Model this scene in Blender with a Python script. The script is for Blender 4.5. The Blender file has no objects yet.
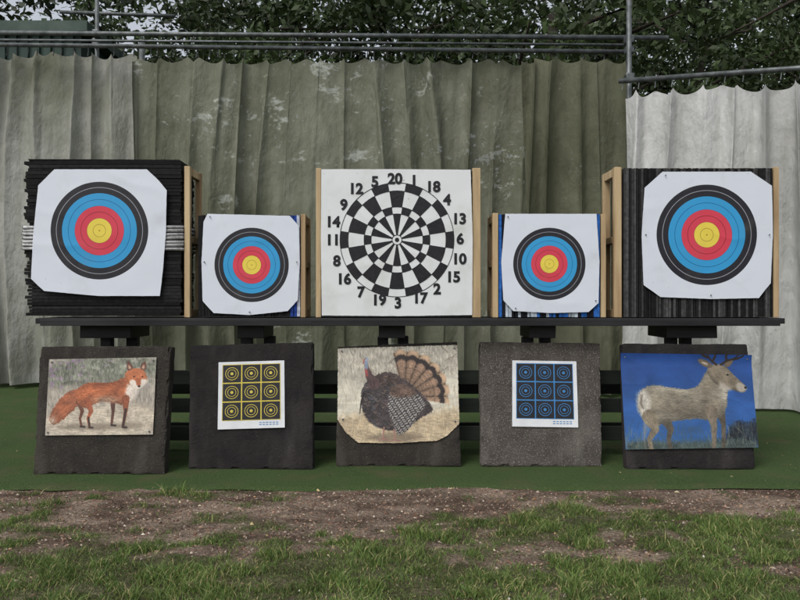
import bpy, math, random
import numpy as np
from mathutils import Vector, noise as mnoise
random.seed(7); rng=np.random.default_rng(7)
F=720.0; H=1.46
def W(px,py,Z): return Vector(((px-400)*Z/F, Z, H+(300-py)*Z/F))
def lin(c,a=1.0):
    r=[]
    for v in c[:3]:
        v=v/255.0
        r.append(v/12.92 if v<=0.04045 else ((v+0.055)/1.055)**2.4)
    return (r[0],r[1],r[2],a)
def linarr(a):
    a=np.clip(a,0,255)/255.0
    return np.where(a<=0.04045,a/12.92,((a+0.055)/1.055)**2.4)
# ---------- numpy value noise
_tab=np.random.default_rng(3).random((256,256))
def vn(x,y,seed=0):
    x=np.asarray(x,float)+seed*17.3; y=np.asarray(y,float)+seed*9.7
    xi=np.floor(x).astype(int); yi=np.floor(y).astype(int)
    fx=x-xi; fy=y-yi; fx=fx*fx*(3-2*fx); fy=fy*fy*(3-2*fy)
    a=_tab[xi&255,yi&255]; b=_tab[(xi+1)&255,yi&255]; c=_tab[xi&255,(yi+1)&255]; d=_tab[(xi+1)&255,(yi+1)&255]
    return (a*(1-fx)+b*fx)*(1-fy)+(c*(1-fx)+d*fx)*fy
def fbm(x,y,seed=0,o=4):
    s=0;t=0;am=1
    for i in range(o):
        s=s+am*vn(np.asarray(x)*2**i,np.asarray(y)*2**i,seed+i); t+=am; am*=0.5
    return s/t
# ---------- mesh helpers
def link(o,parent=None):
    bpy.context.scene.collection.objects.link(o)
    if parent is not None: o.parent=parent
    return o
def empty(name,loc=(0,0,0),rot=(0,0,0)):
    o=bpy.data.objects.new(name,None); o.location=loc; o.rotation_euler=rot; o.empty_display_size=0.1
    return link(o)
def npmesh(name,verts,faces,mat=None,col=None,parent=None,smooth=False):
    me=bpy.data.meshes.new(name)
    verts=np.asarray(verts,np.float32)
    fl=faces if isinstance(faces,list) else [faces]
    fl=[np.asarray(f,np.int32) for f in fl]
    me.vertices.add(len(verts)); me.vertices.foreach_set("co",verts.ravel())
    nl=sum(f.size for f in fl); nf=sum(len(f) for f in fl)
    me.loops.add(nl); me.loops.foreach_set("vertex_index",np.concatenate([f.ravel() for f in fl]))
    me.polygons.add(nf)
    tot=np.concatenate([np.full(len(f),f.shape[1],np.int32) for f in fl])
    st=np.concatenate([[0],np.cumsum(tot)[:-1]]).astype(np.int32)
    me.polygons.foreach_set("loop_start",st)
    try: me.polygons.foreach_set("loop_total",tot)
    except Exception: pass
    if mat: me.materials.append(mat)
    me.update(calc_edges=True)
    me.polygons.foreach_set("use_smooth",np.full(nf,smooth,bool))
    if col is not None:
        col=np.asarray(col,np.float32)
        if col.shape[1]==3: col=np.concatenate([col,np.ones((len(col),1),np.float32)],1)
        at=me.color_attributes.new("Col",'FLOAT_COLOR','POINT'); at.data.foreach_set("color",col.ravel())
    me.validate()
    return link(bpy.data.objects.new(name,me),parent)
BF=np.array([[0,1,3,2],[4,6,7,5],[0,4,5,1],[2,3,7,6],[0,2,6,4],[1,5,7,3]])
def boxes(name,lst,mat,parent=None,jit=0.0,bevel=0.0):
    V=[];Fc=[];C=[]
    for i,b in enumerate(lst):
        cx,cy,cz,sx,sy,sz=b[:6]; c=b[6] if len(b)>6 else (0.5,0.5,0.5)
        for a in (-.5,.5):
            for d in (-.5,.5):
                for e in (-.5,.5):
                    V.append((cx+a*sx+random.uniform(-jit,jit),cy+d*sy+random.uniform(-jit,jit)*.5,cz+e*sz+random.uniform(-jit,jit)*.5)); C.append(c[:3])
        Fc.append(BF+8*i)
    o=npmesh(name,V,np.concatenate(Fc),mat,C,parent)
    if bevel>0:
        m=o.modifiers.new("bev",'BEVEL'); m.width=bevel; m.segments=2
    return o
def tube(name,pts,rad,mat,parent=None,seg=12):
    V=[];Fc=[]
    n=len(pts)
    for i,p in enumerate(pts):
        p=Vector(p); a=Vector(pts[max(i-1,0)]); b=Vector(pts[min(i+1,n-1)])
        d=(b-a).normalized(); u=d.orthogonal().normalized() if abs(d.z)<.9 else Vector((1,0,0)); u=(u-d*u.dot(d)).normalized(); w=d.cross(u)
        r=rad[i] if hasattr(rad,'__len__') else rad
        for k in range(seg):
            t=2*math.pi*k/seg; V.append(p+u*math.cos(t)*r+w*math.sin(t)*r)
    for i in range(n-1):
        for k in range(seg):
            Fc.append((i*seg+k,i*seg+(k+1)%seg,(i+1)*seg+(k+1)%seg,(i+1)*seg+k))
    return V,Fc
def tube_obj(name,pts,rad,mat,parent=None,seg=12):
    V,Fc=tube(name,pts,rad,mat,parent,seg)
    caps=[list(range(seg))[::-1],list(range(len(V)-seg,len(V)))]
    me=bpy.data.meshes.new(name); me.from_pydata([tuple(v) for v in V],[],Fc+caps); me.materials.append(mat)
    for p in me.polygons:
        p.use_smooth=len(p.vertices)==4
    return link(bpy.data.objects.new(name,me),parent)
def slab(name,c4,depth,mat,parent=None,amp=0.0035,step=0.02,seed=0):
    TL,TR,BR,BL=[np.array(c) for c in c4]
    w=np.linalg.norm(TR-TL); h=np.linalg.norm(TL-BL)
    n=max(2,int(w/step)); m=max(2,int(h/step)); k=max(2,int(depth/step))
    idx={};V=[];Fc=[]
    def vid(i,j,l):
        key=(i,j,l)
        if key not in idx:
            u=i/n; v=j/m
            p=(TL*(1-u)+TR*u)*v+(BL*(1-u)+BR*u)*(1-v)
            q=Vector((p[0],l/k*depth,p[1]))
            nz=mnoise.noise_vector(q*6+Vector((seed*5,0,0)))*amp*1.6+mnoise.noise_vector(q*45+Vector((seed*5,3,0)))*amp*.9
            e=(i in(0,n))+(j in(0,m))+(l in (0,k))
            q=q+nz
            if e>=2:
                ch=max(0,mnoise.noise(q*11+Vector((seed,0,0)))-.1)
                q+=Vector(((1 if u<.5 else -1)*(i in (0,n)),(1 if l==0 else -1)*(l in (0,k)),(1 if v<.5 else -1)*(j in (0,m))))*(.003+.04*ch)
            idx[key]=len(V); V.append(q)
        return idx[key]
    for i in range(n):
        for j in range(m):
            Fc.append((vid(i,j,0),vid(i+1,j,0),vid(i+1,j+1,0),vid(i,j+1,0)))
            Fc.append((vid(i,j,k),vid(i,j+1,k),vid(i+1,j+1,k),vid(i+1,j,k)))
    for i in range(n):
        for l in range(k):
            Fc.append((vid(i,0,l),vid(i,0,l+1),vid(i+1,0,l+1),vid(i+1,0,l)))
            Fc.append((vid(i,m,l),vid(i+1,m,l),vid(i+1,m,l+1),vid(i,m,l+1)))
    for j in range(m):
        for l in range(k):
            Fc.append((vid(0,j,l),vid(0,j+1,l),vid(0,j+1,l+1),vid(0,j,l+1)))
            Fc.append((vid(n,j,l),vid(n,j,l+1),vid(n,j+1,l+1),vid(n,j+1,l)))
    return npmesh(name,[tuple(v) for v in V],np.array(Fc),mat,None,parent,smooth=False)
# ---------- materials
def newmat(name):
    m=bpy.data.materials.new(name); m.use_nodes=True
    nt=m.node_tree; b=nt.nodes["Principled BSDF"]
    return m,nt,b
def N(nt,t,**kw):
    n=nt.nodes.new(t)
    for k,v in kw.items(): setattr(n,k,v)
    return n
def mixc(nt,fac,a,b,mode='MIX'):
    m=N(nt,'ShaderNodeMix',data_type='RGBA',blend_type=mode)
    if isinstance(fac,(int,float)): m.inputs[0].default_value=fac
    else: nt.links.new(fac,m.inputs[0])
    for s,i in ((a,6),(b,7)):
        if isinstance(s,tuple): m.inputs[i].default_value=s
        else: nt.links.new(s,m.inputs[i])
    return m.outputs[2]
def noi(nt,scale,detail=4,vec=None,sc=(1,1,1),lo=0.35,hi=0.65,rough=.6,rot=(0,0,0)):
    tc=N(nt,'ShaderNodeTexCoord'); mp=N(nt,'ShaderNodeMapping'); mp.inputs['Scale'].default_value=sc; mp.inputs['Rotation'].default_value=rot
    nt.links.new(tc.outputs['Object'],mp.inputs[0])
    n=N(nt,'ShaderNodeTexNoise'); n.inputs['Scale'].default_value=scale; n.inputs['Detail'].default_value=detail; n.inputs['Roughness'].default_value=rough
    nt.links.new(mp.outputs[0],n.inputs['Vector'])
    r=N(nt,'ShaderNodeMapRange'); r.inputs[1].default_value=lo; r.inputs[2].default_value=hi
    nt.links.new(n.outputs['Fac'],r.inputs[0])
    return r.outputs[0]
def bump(nt,b,h,strength=.3,dist=.01):
    n=N(nt,'ShaderNodeBump'); n.inputs['Strength'].default_value=strength; n.inputs['Distance'].default_value=dist
    nt.links.new(h,n.inputs['Height']); nt.links.new(n.outputs[0],b.inputs['Normal'])
def simple(name,c1,c2,scale=8,rough=.8,sc=(1,1,1),bs=.3,bd=.01,bscale=None,lo=.35,hi=.65,spec=.3):
    m,nt,b=newmat(name)
    nt.links.new(mixc(nt,noi(nt,scale,5,sc=sc,lo=lo,hi=hi),c1,c2),b.inputs['Base Color'])
    b.inputs['Roughness'].default_value=rough; b.inputs['Specular IOR Level'].default_value=spec
    bump(nt,b,noi(nt,bscale or scale*4,5,sc=sc,lo=.2,hi=.8),bs,bd)
    return m
def colmat(name,rough=.8,nscale=40,namt=.25,spec=.2,sc=(1,1,1),bs=.2,bd=.004,trans=0):
    m,nt,b=newmat(name)
    a=N(nt,'ShaderNodeAttribute',attribute_name="Col")
    n=noi(nt,nscale,4,sc=sc)
    g=N(nt,'ShaderNodeMapRange'); g.inputs[3].default_value=1-namt; g.inputs[4].default_value=1+namt
    nt.links.new(n,g.inputs[0])
    vm=N(nt,'ShaderNodeVectorMath',operation='SCALE'); nt.links.new(a.outputs['Color'],vm.inputs[0]); nt.links.new(g.outputs[0],vm.inputs['Scale'])
    nt.links.new(vm.outputs[0],b.inputs['Base Color'])
    b.inputs['Roughness'].default_value=rough; b.inputs['Specular IOR Level'].default_value=spec
    if bs>0: bump(nt,b,n,bs,bd)
    if trans>0:
        t=N(nt,'ShaderNodeBsdfTranslucent'); nt.links.new(vm.outputs[0],t.inputs[0])
        mx=N(nt,'ShaderNodeMixShader'); mx.inputs[0].default_value=trans
        nt.links.new(b.outputs[0],mx.inputs[1]); nt.links.new(t.outputs[0],mx.inputs[2])
        nt.links.new(mx.outputs[0],nt.nodes['Material Output'].inputs[0])
    return m
wood=simple("pine_wood",lin((198,176,138)),lin((146,120,88)),6,.7,(1,1,.12),.2,.003,60)
woodd=simple("dark_painted_wood",lin((32,37,34)),lin((50,56,48)),5,.75,(.15,1,1),.3,.003,50)
blackplank=simple("black_plank",lin((20,20,22)),lin((40,40,42)),7,.6,(.2,1,1),.3,.003,60)
steel=simple("galvanised_steel",lin((112,116,116)),lin((74,78,78)),9,.5,(1,1,1),.15,.002,80)
steel.node_tree.nodes["Principled BSDF"].inputs['Metallic'].default_value=.5
foamc=colmat("foam_layers",.85,30,.35,.2,bs=.4,bd=.004)
paperplain=simple("paper_white",lin((214,216,218)),lin((198,200,202)),5,.6,bs=.15,bd=.003,bscale=20)
inkblack=simple("ink_black",lin((24,24,28)),lin((36,36,40)),30,.55,bs=.05)
inkyellow=simple("ink_yellow",lin((200,182,82)),lin((184,166,66)),30,.55,bs=.05)
inkblue=simple("ink_blue",lin((64,126,180)),lin((52,112,165)),30,.55,bs=.05)
poster=colmat("poster_print",.5,60,.06,.35,bs=.1,bd=.002)
def granul(name,c1,c2,c3,sp=.62):
    m,nt,b=newmat(name)
    c=mixc(nt,noi(nt,5,5),c1,c2)
    c=mixc(nt,noi(nt,3,6,sc=(1.6,1,.5),lo=.5,hi=.75),c,mixc(nt,.5,c,c3))
    c=mixc(nt,noi(nt,90,2,lo=sp,hi=sp+.05),c,c3)
    nt.links.new(c,b.inputs['Base Color']); b.inputs['Roughness'].default_value=.85; b.inputs['Specular IOR Level'].default_value=.25
    bump(nt,b,noi(nt,55,6,lo=.2,hi=.8,rough=.8),1.0,.014)
    return m
foamdark=granul("foam_block_charcoal",lin((48,45,42)),lin((66,61,55)),lin((100,94,86)))
foamblack=granul("foam_block_black",lin((36,34,34)),lin((52,48,47)),lin((84,80,79)),.66)
foamgrey=granul("foam_block_grey",lin((98,92,86)),lin((76,70,66)),lin((142,136,128)),.58)
def ringmat(name,R,seed):
    m,nt,b=newmat(name)
    tc=N(nt,'ShaderNodeTexCoord'); mp=N(nt,'ShaderNodeMapping'); s=1/(R*1.5); mp.inputs['Scale'].default_value=(s,0,s)
    nt.links.new(tc.outputs['Object'],mp.inputs[0])
    ln=N(nt,'ShaderNodeVectorMath',operation='LENGTH'); nt.links.new(mp.outputs[0],ln.inputs[0])
    rp=N(nt,'ShaderNodeValToRGB'); cr=rp.color_ramp; cr.interpolation='CONSTANT'
    gold=lin((222,200,78)); gl=lin((160,138,50)); red=lin((204,62,80)); rl=lin((130,36,48)); blue=lin((50,148,200)); bl=lin((24,92,140)); blk=lin((34,34,40)); wh=lin((208,213,222)); wl=lin((150,152,158))
    st=[(0,gl),(.012,gold),(.12,gl),(.130,gold),(.25,rl),(.256,red),(.375,rl),(.385,red),(.5,bl),(.506,blue),(.63,bl),(.64,blue),(.765,blk),(.874,wl),(.885,blk),(1.0,wh)]
    cr.elements[0].position=0; cr.elements[0].color=st[0][1]
    cr.elements[1].position=st[1][0]/1.5; cr.elements[1].color=st[1][1]
    for p,c in st[2:]:
        e=cr.elements.new(p/1.5); e.color=c
    nt.links.new(ln.outputs['Value'],rp.inputs[0])
    dirt=noi(nt,2.5+seed*.5,6,lo=.55,hi=.95)
    c=mixc(nt,dirt,rp.outputs[0],mixc(nt,.3,rp.outputs[0],lin((120,116,106))))
    sp=noi(nt,60,2,lo=.75,hi=.78)
    c=mixc(nt,sp,c,lin((70,62,55)))
    nt.links.new(c,b.inputs['Base Color']); b.inputs['Roughness'].default_value=.5; b.inputs['Specular IOR Level'].default_value=.35
    bump(nt,b,noi(nt,5,2,lo=.2,hi=.8),.15,.008)
    return m
def wr(x,z,seed,amp=.006):
    a=vn(np.asarray(x)*4+50,np.asarray(z)*4+50,seed)+.35*vn(np.asarray(x)*11+50,np.asarray(z)*11+50,seed+1)
    c=1-np.abs(2*vn(np.asarray(x)*3+50+np.asarray(z)*2,np.asarray(z)*3.3+50,seed+3)-1)
    return -amp*(a+ .7*c**6)
def polysheet(name,pts,mat,parent,off,seed,amp=.006,rad=26):
    B=[]
    for i in range(len(pts)):
        a=np.array(pts[i]);b=np.array(pts[(i+1)%len(pts)])
        n=max(1,int(np.linalg.norm(b-a)/.03))
        for k in range(n): B.append(a+(b-a)*k/n)
    B=np.array(B); B=B+ (rng.random(B.shape)-.5)*.0015
    n=len(B)
    rows=[B*(k/rad) for k in range(1,rad+1)]
    P=np.concatenate([[[0,0]]]+rows)
    y=wr(P[:,0],P[:,1],seed,amp)
    V=np.stack([P[:,0],y,P[:,1]],1)
    Fq=[];Ft=[(0,1+(i+1)%n,1+i) for i in range(n)]
    for k in range(rad-1):
        for i in range(n):
            Fq.append((1+k*n+i,1+k*n+(i+1)%n,1+(k+1)*n+(i+1)%n,1+(k+1)*n+i))
    o=npmesh(name,V,[np.array(Ft),np.array(Fq)],mat,None,parent,smooth=True)
    o.location=off
    return o
# =========================================================== WORLD / CAMERA
w=bpy.data.worlds.new("World"); bpy.context.scene.world=w; w.use_nodes=True
nt=w.node_tree; bg=nt.nodes['Background']
sky=nt.nodes.new('ShaderNodeTexSky'); sky.sky_type='NISHITA'; sky.sun_disc=False
sky.sun_elevation=math.radians(52); sky.sun_rotation=math.radians(215); sky.dust_density=3; sky.air_density=1
hs=nt.nodes.new('ShaderNodeHueSaturation'); hs.inputs['Saturation'].default_value=.3; hs.inputs['Value'].default_value=1.25
nt.links.new(sky.outputs[0],hs.inputs['Color']); nt.links.new(hs.outputs[0],bg.inputs[0]); bg.inputs[1].default_value=.145
sd=bpy.data.lights.new("sun",'SUN'); sd.energy=1.25; sd.angle=math.radians(25); sd.color=(1,.98,.95)
so=link(bpy.data.objects.new("sun",sd)); so.rotation_euler=(math.radians(38),0,math.radians(-35))
cd=bpy.data.cameras.new("camera"); cam=link(bpy.data.objects.new("camera",cd)); cam.location=(0,0,H); cam.rotation_euler=(math.radians(90),0,0)
cd.sensor_width=36; cd.lens=F/800*36; cd.clip_end=1000; bpy.context.scene.camera=cam
vs=bpy.context.scene.view_settings; vs.view_transform='Standard'; vs.look='None'; vs.exposure=0
# =========================================================== GROUND
def hgt(x,y):
    f=np.clip((5.75-y)/.35,0,1)*np.clip((np.abs(x)*-1+7)/2,0,1)
    return -.02+f*((fbm(x*1.3+40,y*1.3+40,5,3)-.5)*.06+(fbm(x*9+40,y*9+40,8,3)-.5)*.035)
def grassy(x,y):
    n=fbm(x*1.1+30,y*1.6+30,11,3); n2=fbm(x*5+30,y*7+30,15,3)
    base=np.clip((4.66-y)/.8,-1.1,1)*.29
    right=np.exp(-((x-1.6)**2/1.2+(y-4.75)**2/.12))*.26+np.exp(-((x-3.2)**2/.5+(y-5.2)**2/.08))*.34
    left=np.exp(-((x+1.9)**2/.25+(y-5.45)**2/.01))*.42+np.exp(-((x+2.7)**2/.5+(y-4.5)**2/.1))*.15
    gap=np.exp(-((x+.25)**2/.15+(y-4.25)**2/.12))*.25+np.exp(-((x-1.45)**2/.12+(y-4.05)**2/.03))*.3+np.exp(-((x+.3)**2/.3+(y-5)**2/.4))*.12
    far=np.clip((2.9-y)/1,0,1)*.4+np.clip((np.abs(x)-4.5)/2,0,1)*.2
    v=base+right+left-gap+far+(n-.5)*1.0+(n2-.5)*1.1+.03
    return np.clip(v/.34+.35,0,1)
xs=np.concatenate([-np.geomspace(300,4.6,22),np.arange(-4.5,4.51,.03),np.geomspace(4.6,300,22)])
ys=np.concatenate([-np.geomspace(300,.5,18),np.arange(0,2.9,.2),np.arange(2.9,5.9,.025),np.geomspace(6,400,26)])
X,Y=np.meshgrid(xs,ys,indexing='ij'); Z=hgt(X,Y)
nx,ny=X.shape; I=np.arange(nx*ny).reshape(nx,ny)
Fc=np.stack([I[:-1,:-1],I[1:,:-1],I[1:,1:],I[:-1,1:]],-1).reshape(-1,4)
G=grassy(X,Y); G=np.where(Y>6,1,G)
d1=np.array(lin((138,122,108))[:3]); d2=np.array(lin((90,76,66))[:3]); g1=np.array(lin((62,70,40))[:3])
nn=np.clip((fbm(X*5,Y*9,21,5)-.5)*2.2+.5,0,1)[...,None]
dirt=d1*nn*1.15+d2*(1-nn)
C=dirt*(1-G[...,None]*.7)+g1*G[...,None]*.7
gm=colmat("soil_and_grass",.95,45,.4,.1,bs=.9,bd=.018)
npmesh("ground",np.stack([X,Y,Z],-1).reshape(-1,3),Fc,gm,C.reshape(-1,3),smooth=True)
xs=np.arange(-9,9.01,.05); ys=np.concatenate([np.arange(0,.5,.03),np.arange(.5,8.6,.25)])
X,Y=np.meshgrid(xs,ys,indexing='ij')
edge=5.60+(vn(X*1.1+20,X*0,2)-.5)*.12+(vn(X*6+20,X*0,4)-.5)*.05+X*.006
Y2=edge+Y
Zm=.002+(fbm(X*1.5+9,Y2*1.5+9,31,2)-.5)*.016-.02*np.clip(1-Y/.06,0,1)
nx,ny=X.shape; I=np.arange(nx*ny).reshape(nx,ny)
Fc=np.stack([I[:-1,:-1],I[1:,:-1],I[1:,1:],I[:-1,1:]],-1).reshape(-1,4)
tm,tn,tb=newmat("artificial_turf")
c=mixc(tn,noi(tn,1.1,6,lo=.3,hi=.7),lin((64,82,48)),lin((46,66,38))); c=mixc(tn,noi(tn,110,3),c,lin((82,100,60)))
c=mixc(tn,noi(tn,2.6,7,lo=.5,hi=.78),c,lin((90,88,64))); c=mixc(tn,noi(tn,35,3,lo=.66,hi=.7),c,lin((114,106,80)))
tn.links.new(c,tb.inputs['Base Color']); tb.inputs['Roughness'].default_value=.95; tb.inputs['Specular IOR Level'].default_value=.1; bump(tn,tb,noi(tn,130,3,lo=.2,hi=.8),.9,.014)
npmesh("artificial_turf_mat",np.stack([X,Y2,Zm],-1).reshape(-1,3),Fc,tm,smooth=True)
def blades(n,ymin,ymax,hmin,hmax,name="grass"):
    y=rng.uniform(ymin,ymax,n*3); x=rng.uniform(-1,1,n*3)*(0.56*y+.9)
    g=grassy(x,y); keep=rng.random(n*3)<np.clip(g**1.8+.03,0,1)*1.0
    x=x[keep][:n];y=y[keep][:n];g=g[keep][:n]; n=len(x)
    z=hgt(x,y)-.003
    cl=fbm(x*4+7,y*4+7,44,2)
    tuft=np.clip((fbm(x*9+7,y*9+7,47,2)-.5)*3+.7,.35,1.7)
    h=(hmin+(hmax-hmin)*rng.random(n)**1.6)*(.35+.7*g)*(.5+cl)*tuft
    a=rng.uniform(0,2*np.pi,n); wd=rng.uniform(.0014,.0032,n)
    lx=np.cos(a)*wd; ly=np.sin(a)*wd
    b=rng.uniform(0,2*np.pi,n); ln=h*rng.uniform(.2,1.3,n)
    dx=np.cos(b)*ln; dy=np.sin(b)*ln
    V=np.empty((n,5,3))
    V[:,0]=np.stack([x-lx,y-ly,z],1); V[:,1]=np.stack([x+lx,y+ly,z],1)
    V[:,2]=np.stack([x+lx*.8+dx*.35,y+ly*.8+dy*.35,z+h*.6],1); V[:,3]=np.stack([x-lx*.8+dx*.35,y-ly*.8+dy*.35,z+h*.6],1)
    V[:,4]=np.stack([x+dx,y+dy,z+h*.95],1)
    i=np.arange(n)*5
    q=np.stack([i,i+1,i+2,i+3],1); t=np.stack([i+3,i+2,i+4],1)
    ca=np.array(lin((112,130,68))[:3]); cb=np.array(lin((74,98,48))[:3]); cc=np.array(lin((168,158,112))[:3])
    m=rng.random((n,1)); C=ca*m+cb*(1-m); dry=rng.random((n,1))<.11; C=np.where(dry,cc,C); C=C*(.6+.8*cl[:,None])
    npmesh(name,V.reshape(-1,3),[q,t],colmat("grass_blades",.6,20,.1,.3,bs=0,trans=.25),np.repeat(C,5,0))
blades(110000,3.0,5.62,.018,.055)
def chips(name,n,smin,smax,pal,ymin=3.1,ymax=5.65,inv=True):
    y=rng.uniform(ymin,ymax,n*2); x=rng.uniform(-1,1,n*2)*(.56*y+.8)
    if inv:
        k=rng.random(n*2)<(1.05-grassy(x,y)); x=x[k];y=y[k]
    x=x[:n];y=y[:n];n=len(x); z=np.where(y>5.66,.006,hgt(x,y)+.003)
    s=smin+(smax-smin)*rng.random(n)**3
    base=np.array([[1,0,-.2],[.2,.8,-.2],[-.9,.4,-.2],[-.5,-.8,-.2],[.1,0,.5]])
    a=rng.uniform(0,6.28,n)
    bb=base[None]*(1+(rng.random((n,5,3))-.5)*.9)*s[:,None,None]
    bx=bb[...,0]*np.cos(a)[:,None]-bb[...,1]*np.sin(a)[:,None]*.6; by=bb[...,0]*np.sin(a)[:,None]+bb[...,1]*np.cos(a)[:,None]*.6
    V=np.stack([bx+x[:,None],by+y[:,None],bb[...,2]+z[:,None]],-1)
    i=np.arange(n)*5
    T=np.concatenate([np.stack([i+k,i+(k+1)%4,i+4],1) for k in range(4)])
    P=np.array([lin(p)[:3] for p in pal]); C=P[rng.integers(0,len(P),n)]*(.7+.6*rng.random((n,1)))
    npmesh(name,V.reshape(-1,3),T,colmat(name+"_mat",.9,60,.2,.1,bs=0),np.repeat(C,5,0))
chips("bark_chips_and_stones",16000,.003,.016,[(128,104,88),(150,126,108),(96,78,66),(164,150,136),(118,88,74),(74,60,52)])
chips("fallen_leaves",110,.012,.03,[(190,182,150),(170,150,110),(196,192,176),(150,120,90)],inv=False)
chips("leaf_litter",260,.006,.016,[(120,110,80),(90,76,54),(150,140,104),(70,60,44)],ymin=5.72,ymax=8.5,inv=False)
# =========================================================== TREES
leafm=colmat("leaf",.55,3,.15,.3,bs=0,trans=.2)
bark=simple("bark",lin((62,54,46)),lin((38,33,28)),6,.9,(1,1,.2),.8,.02,18)
def leafcloud(cent,rad,n,size,base,flat=.7,ymin=-1e9):
    k=rng.integers(0,len(cent),n)
    off=rng.normal(size=(n,3)); off/=np.linalg.norm(off,axis=1,keepdims=True)+1e-6; off*=(rng.random((n,1))**.45)
    P=cent[k]+off*rad[k][:,None]*np.array([1,1,flat])
    ok=P[:,1]>ymin; P=P[ok]; k=k[ok]; n=len(P)
    u=rng.normal(size=(n,3)); u/=np.linalg.norm(u,axis=1,keepdims=True); v=rng.normal(size=(n,3)); v-=u*(u*v).sum(1,keepdims=True); v/=np.linalg.norm(v,axis=1,keepdims=True)
    s=size*(.6+.8*rng.random((n,1)))
    V=np.stack([P-u*s,P+v*s*.45,P+u*s,P-v*s*.45],1)
    cb=(.45+.9*rng.random(len(cent)))[k][:,None]
    C=np.array(base)*cb*(.7+.6*rng.random((n,1)))
    return V.reshape(-1,3),np.arange(n*4).reshape(-1,4),np.repeat(C,4,0)
def tree(x,y,h,R,n,seed,tr=.22):
    e=empty("tree",(x,y,0)); ym=12.75-y
    V=[];Fq=[]
    def add(p,r,seg=9):
        v,f=tube("",p,r,None,seg=seg); b=len(V); V.extend([tuple(q) for q in v]); Fq.extend([tuple(a+b for a in q) for q in f])
    top=h*.75
    pts=[Vector((random.uniform(-.12,.12)*i*.4,random.uniform(-.1,.1)*i*.4,top*i/6)) for i in range(7)]
    add(pts,[tr*(1-.75*i/6)*(1.25 if i==0 else 1) for i in range(7)],12)
    cents=[];rads=[]
    for b in range(18):
        i=random.randint(2,6); p=pts[i]; a=random.uniform(0,6.28); L=R*random.uniform(.55,1.0)
        q=[p]
        for s in range(1,5):
            v=p+Vector((math.cos(a+.15*s)*L*s/4,math.sin(a+.15*s)*L*s/4,L*.45*s/4+random.uniform(-.15,.15)))
            v.y=max(v.y,ym+.3+.1*s*random.random()); q.append(v)
        add(q,[tr*.38*(1-i/9),tr*.28*(1-i/9),tr*.18,tr*.1,tr*.04],6)
        for s in (2,3,4):
            for _ in range(3):
                cents.append(q[s]+Vector((random.gauss(0,.6),random.gauss(0,.6),random.gauss(0,.6)))); rads.append(random.uniform(.4,.95))
    npmesh("trunk_and_limbs",V,np.array(Fq),bark,None,e,smooth=True)
    v,f,c=leafcloud(np.array([tuple(q) for q in cents]),np.array(rads),n,.095,lin((58,72,40))[:3],ymin=ym)
    npmesh("foliage",v,f,leafm,c,e)
for i,(x,y,h,R,tr) in enumerate([(-12,21.5,11,4,.25),(-7.2,21,10.8,4.0,.2),(-3.2,17,10,3.8,.24),(0.2,16.6,9.5,3.6,.2),(3.4,16,10.5,3.8,.42),(7.0,16.8,10,3.8,.25),(10.6,16.2,9.8,3.8,.22),(14,16.5,9,3.5,.22),(-4,23,11,4.5,.3),(1.5,23,11,4.8,.3),(8,23,11.5,4.8,.3),(15,22,11,4.8,.3)]):
    tree(x,y,h,R,11500,i,tr)
nC=900
cent=np.stack([rng.uniform(-27,27,nC),rng.uniform(26,31,nC),rng.uniform(.5,14.5,nC)],1)
v,f,c=leafcloud(cent,rng.uniform(.7,1.5,nC),44000,.20,lin((48,60,36))[:3])
npmesh("distant_woodland",v,f,leafm,c)
cent=np.stack([rng.uniform(-22,22,260),rng.uniform(19,21,260),rng.uniform(.3,4.4,260)],1)
v,f,c=leafcloud(cent,rng.uniform(.6,1.3,260),18000,.15,lin((60,76,44))[:3])
npmesh("hedge",v,f,leafm,c)
# =========================================================== GREEN BARN
barn=empty("green_metal_barn",(-10.2,16.4,0))
bm_=simple("green_cladding",lin((46,66,58)),lin((34,52,46)),2,.6,(1,1,.2),.2,.004)
L=[]
for i in range(36): L.append((-3.9+i*.22,-2.42,3.3,.13,.06,6.6))
L.append((0,0,3.3,8.0,4.8,6.6)); boxes("cladding_walls",L,bm_,barn)
boxes("roof_fascia",[(0,0,6.72,8.4,5.2,.2)],simple("fascia",lin((78,92,84)),lin((58,74,66)),2),barn)
boxes("door",[(1.2,-2.48,1.1,1,.05,2.2)],simple("door_paint",lin((60,66,62)),lin((50,56,52)),2),barn)
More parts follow.
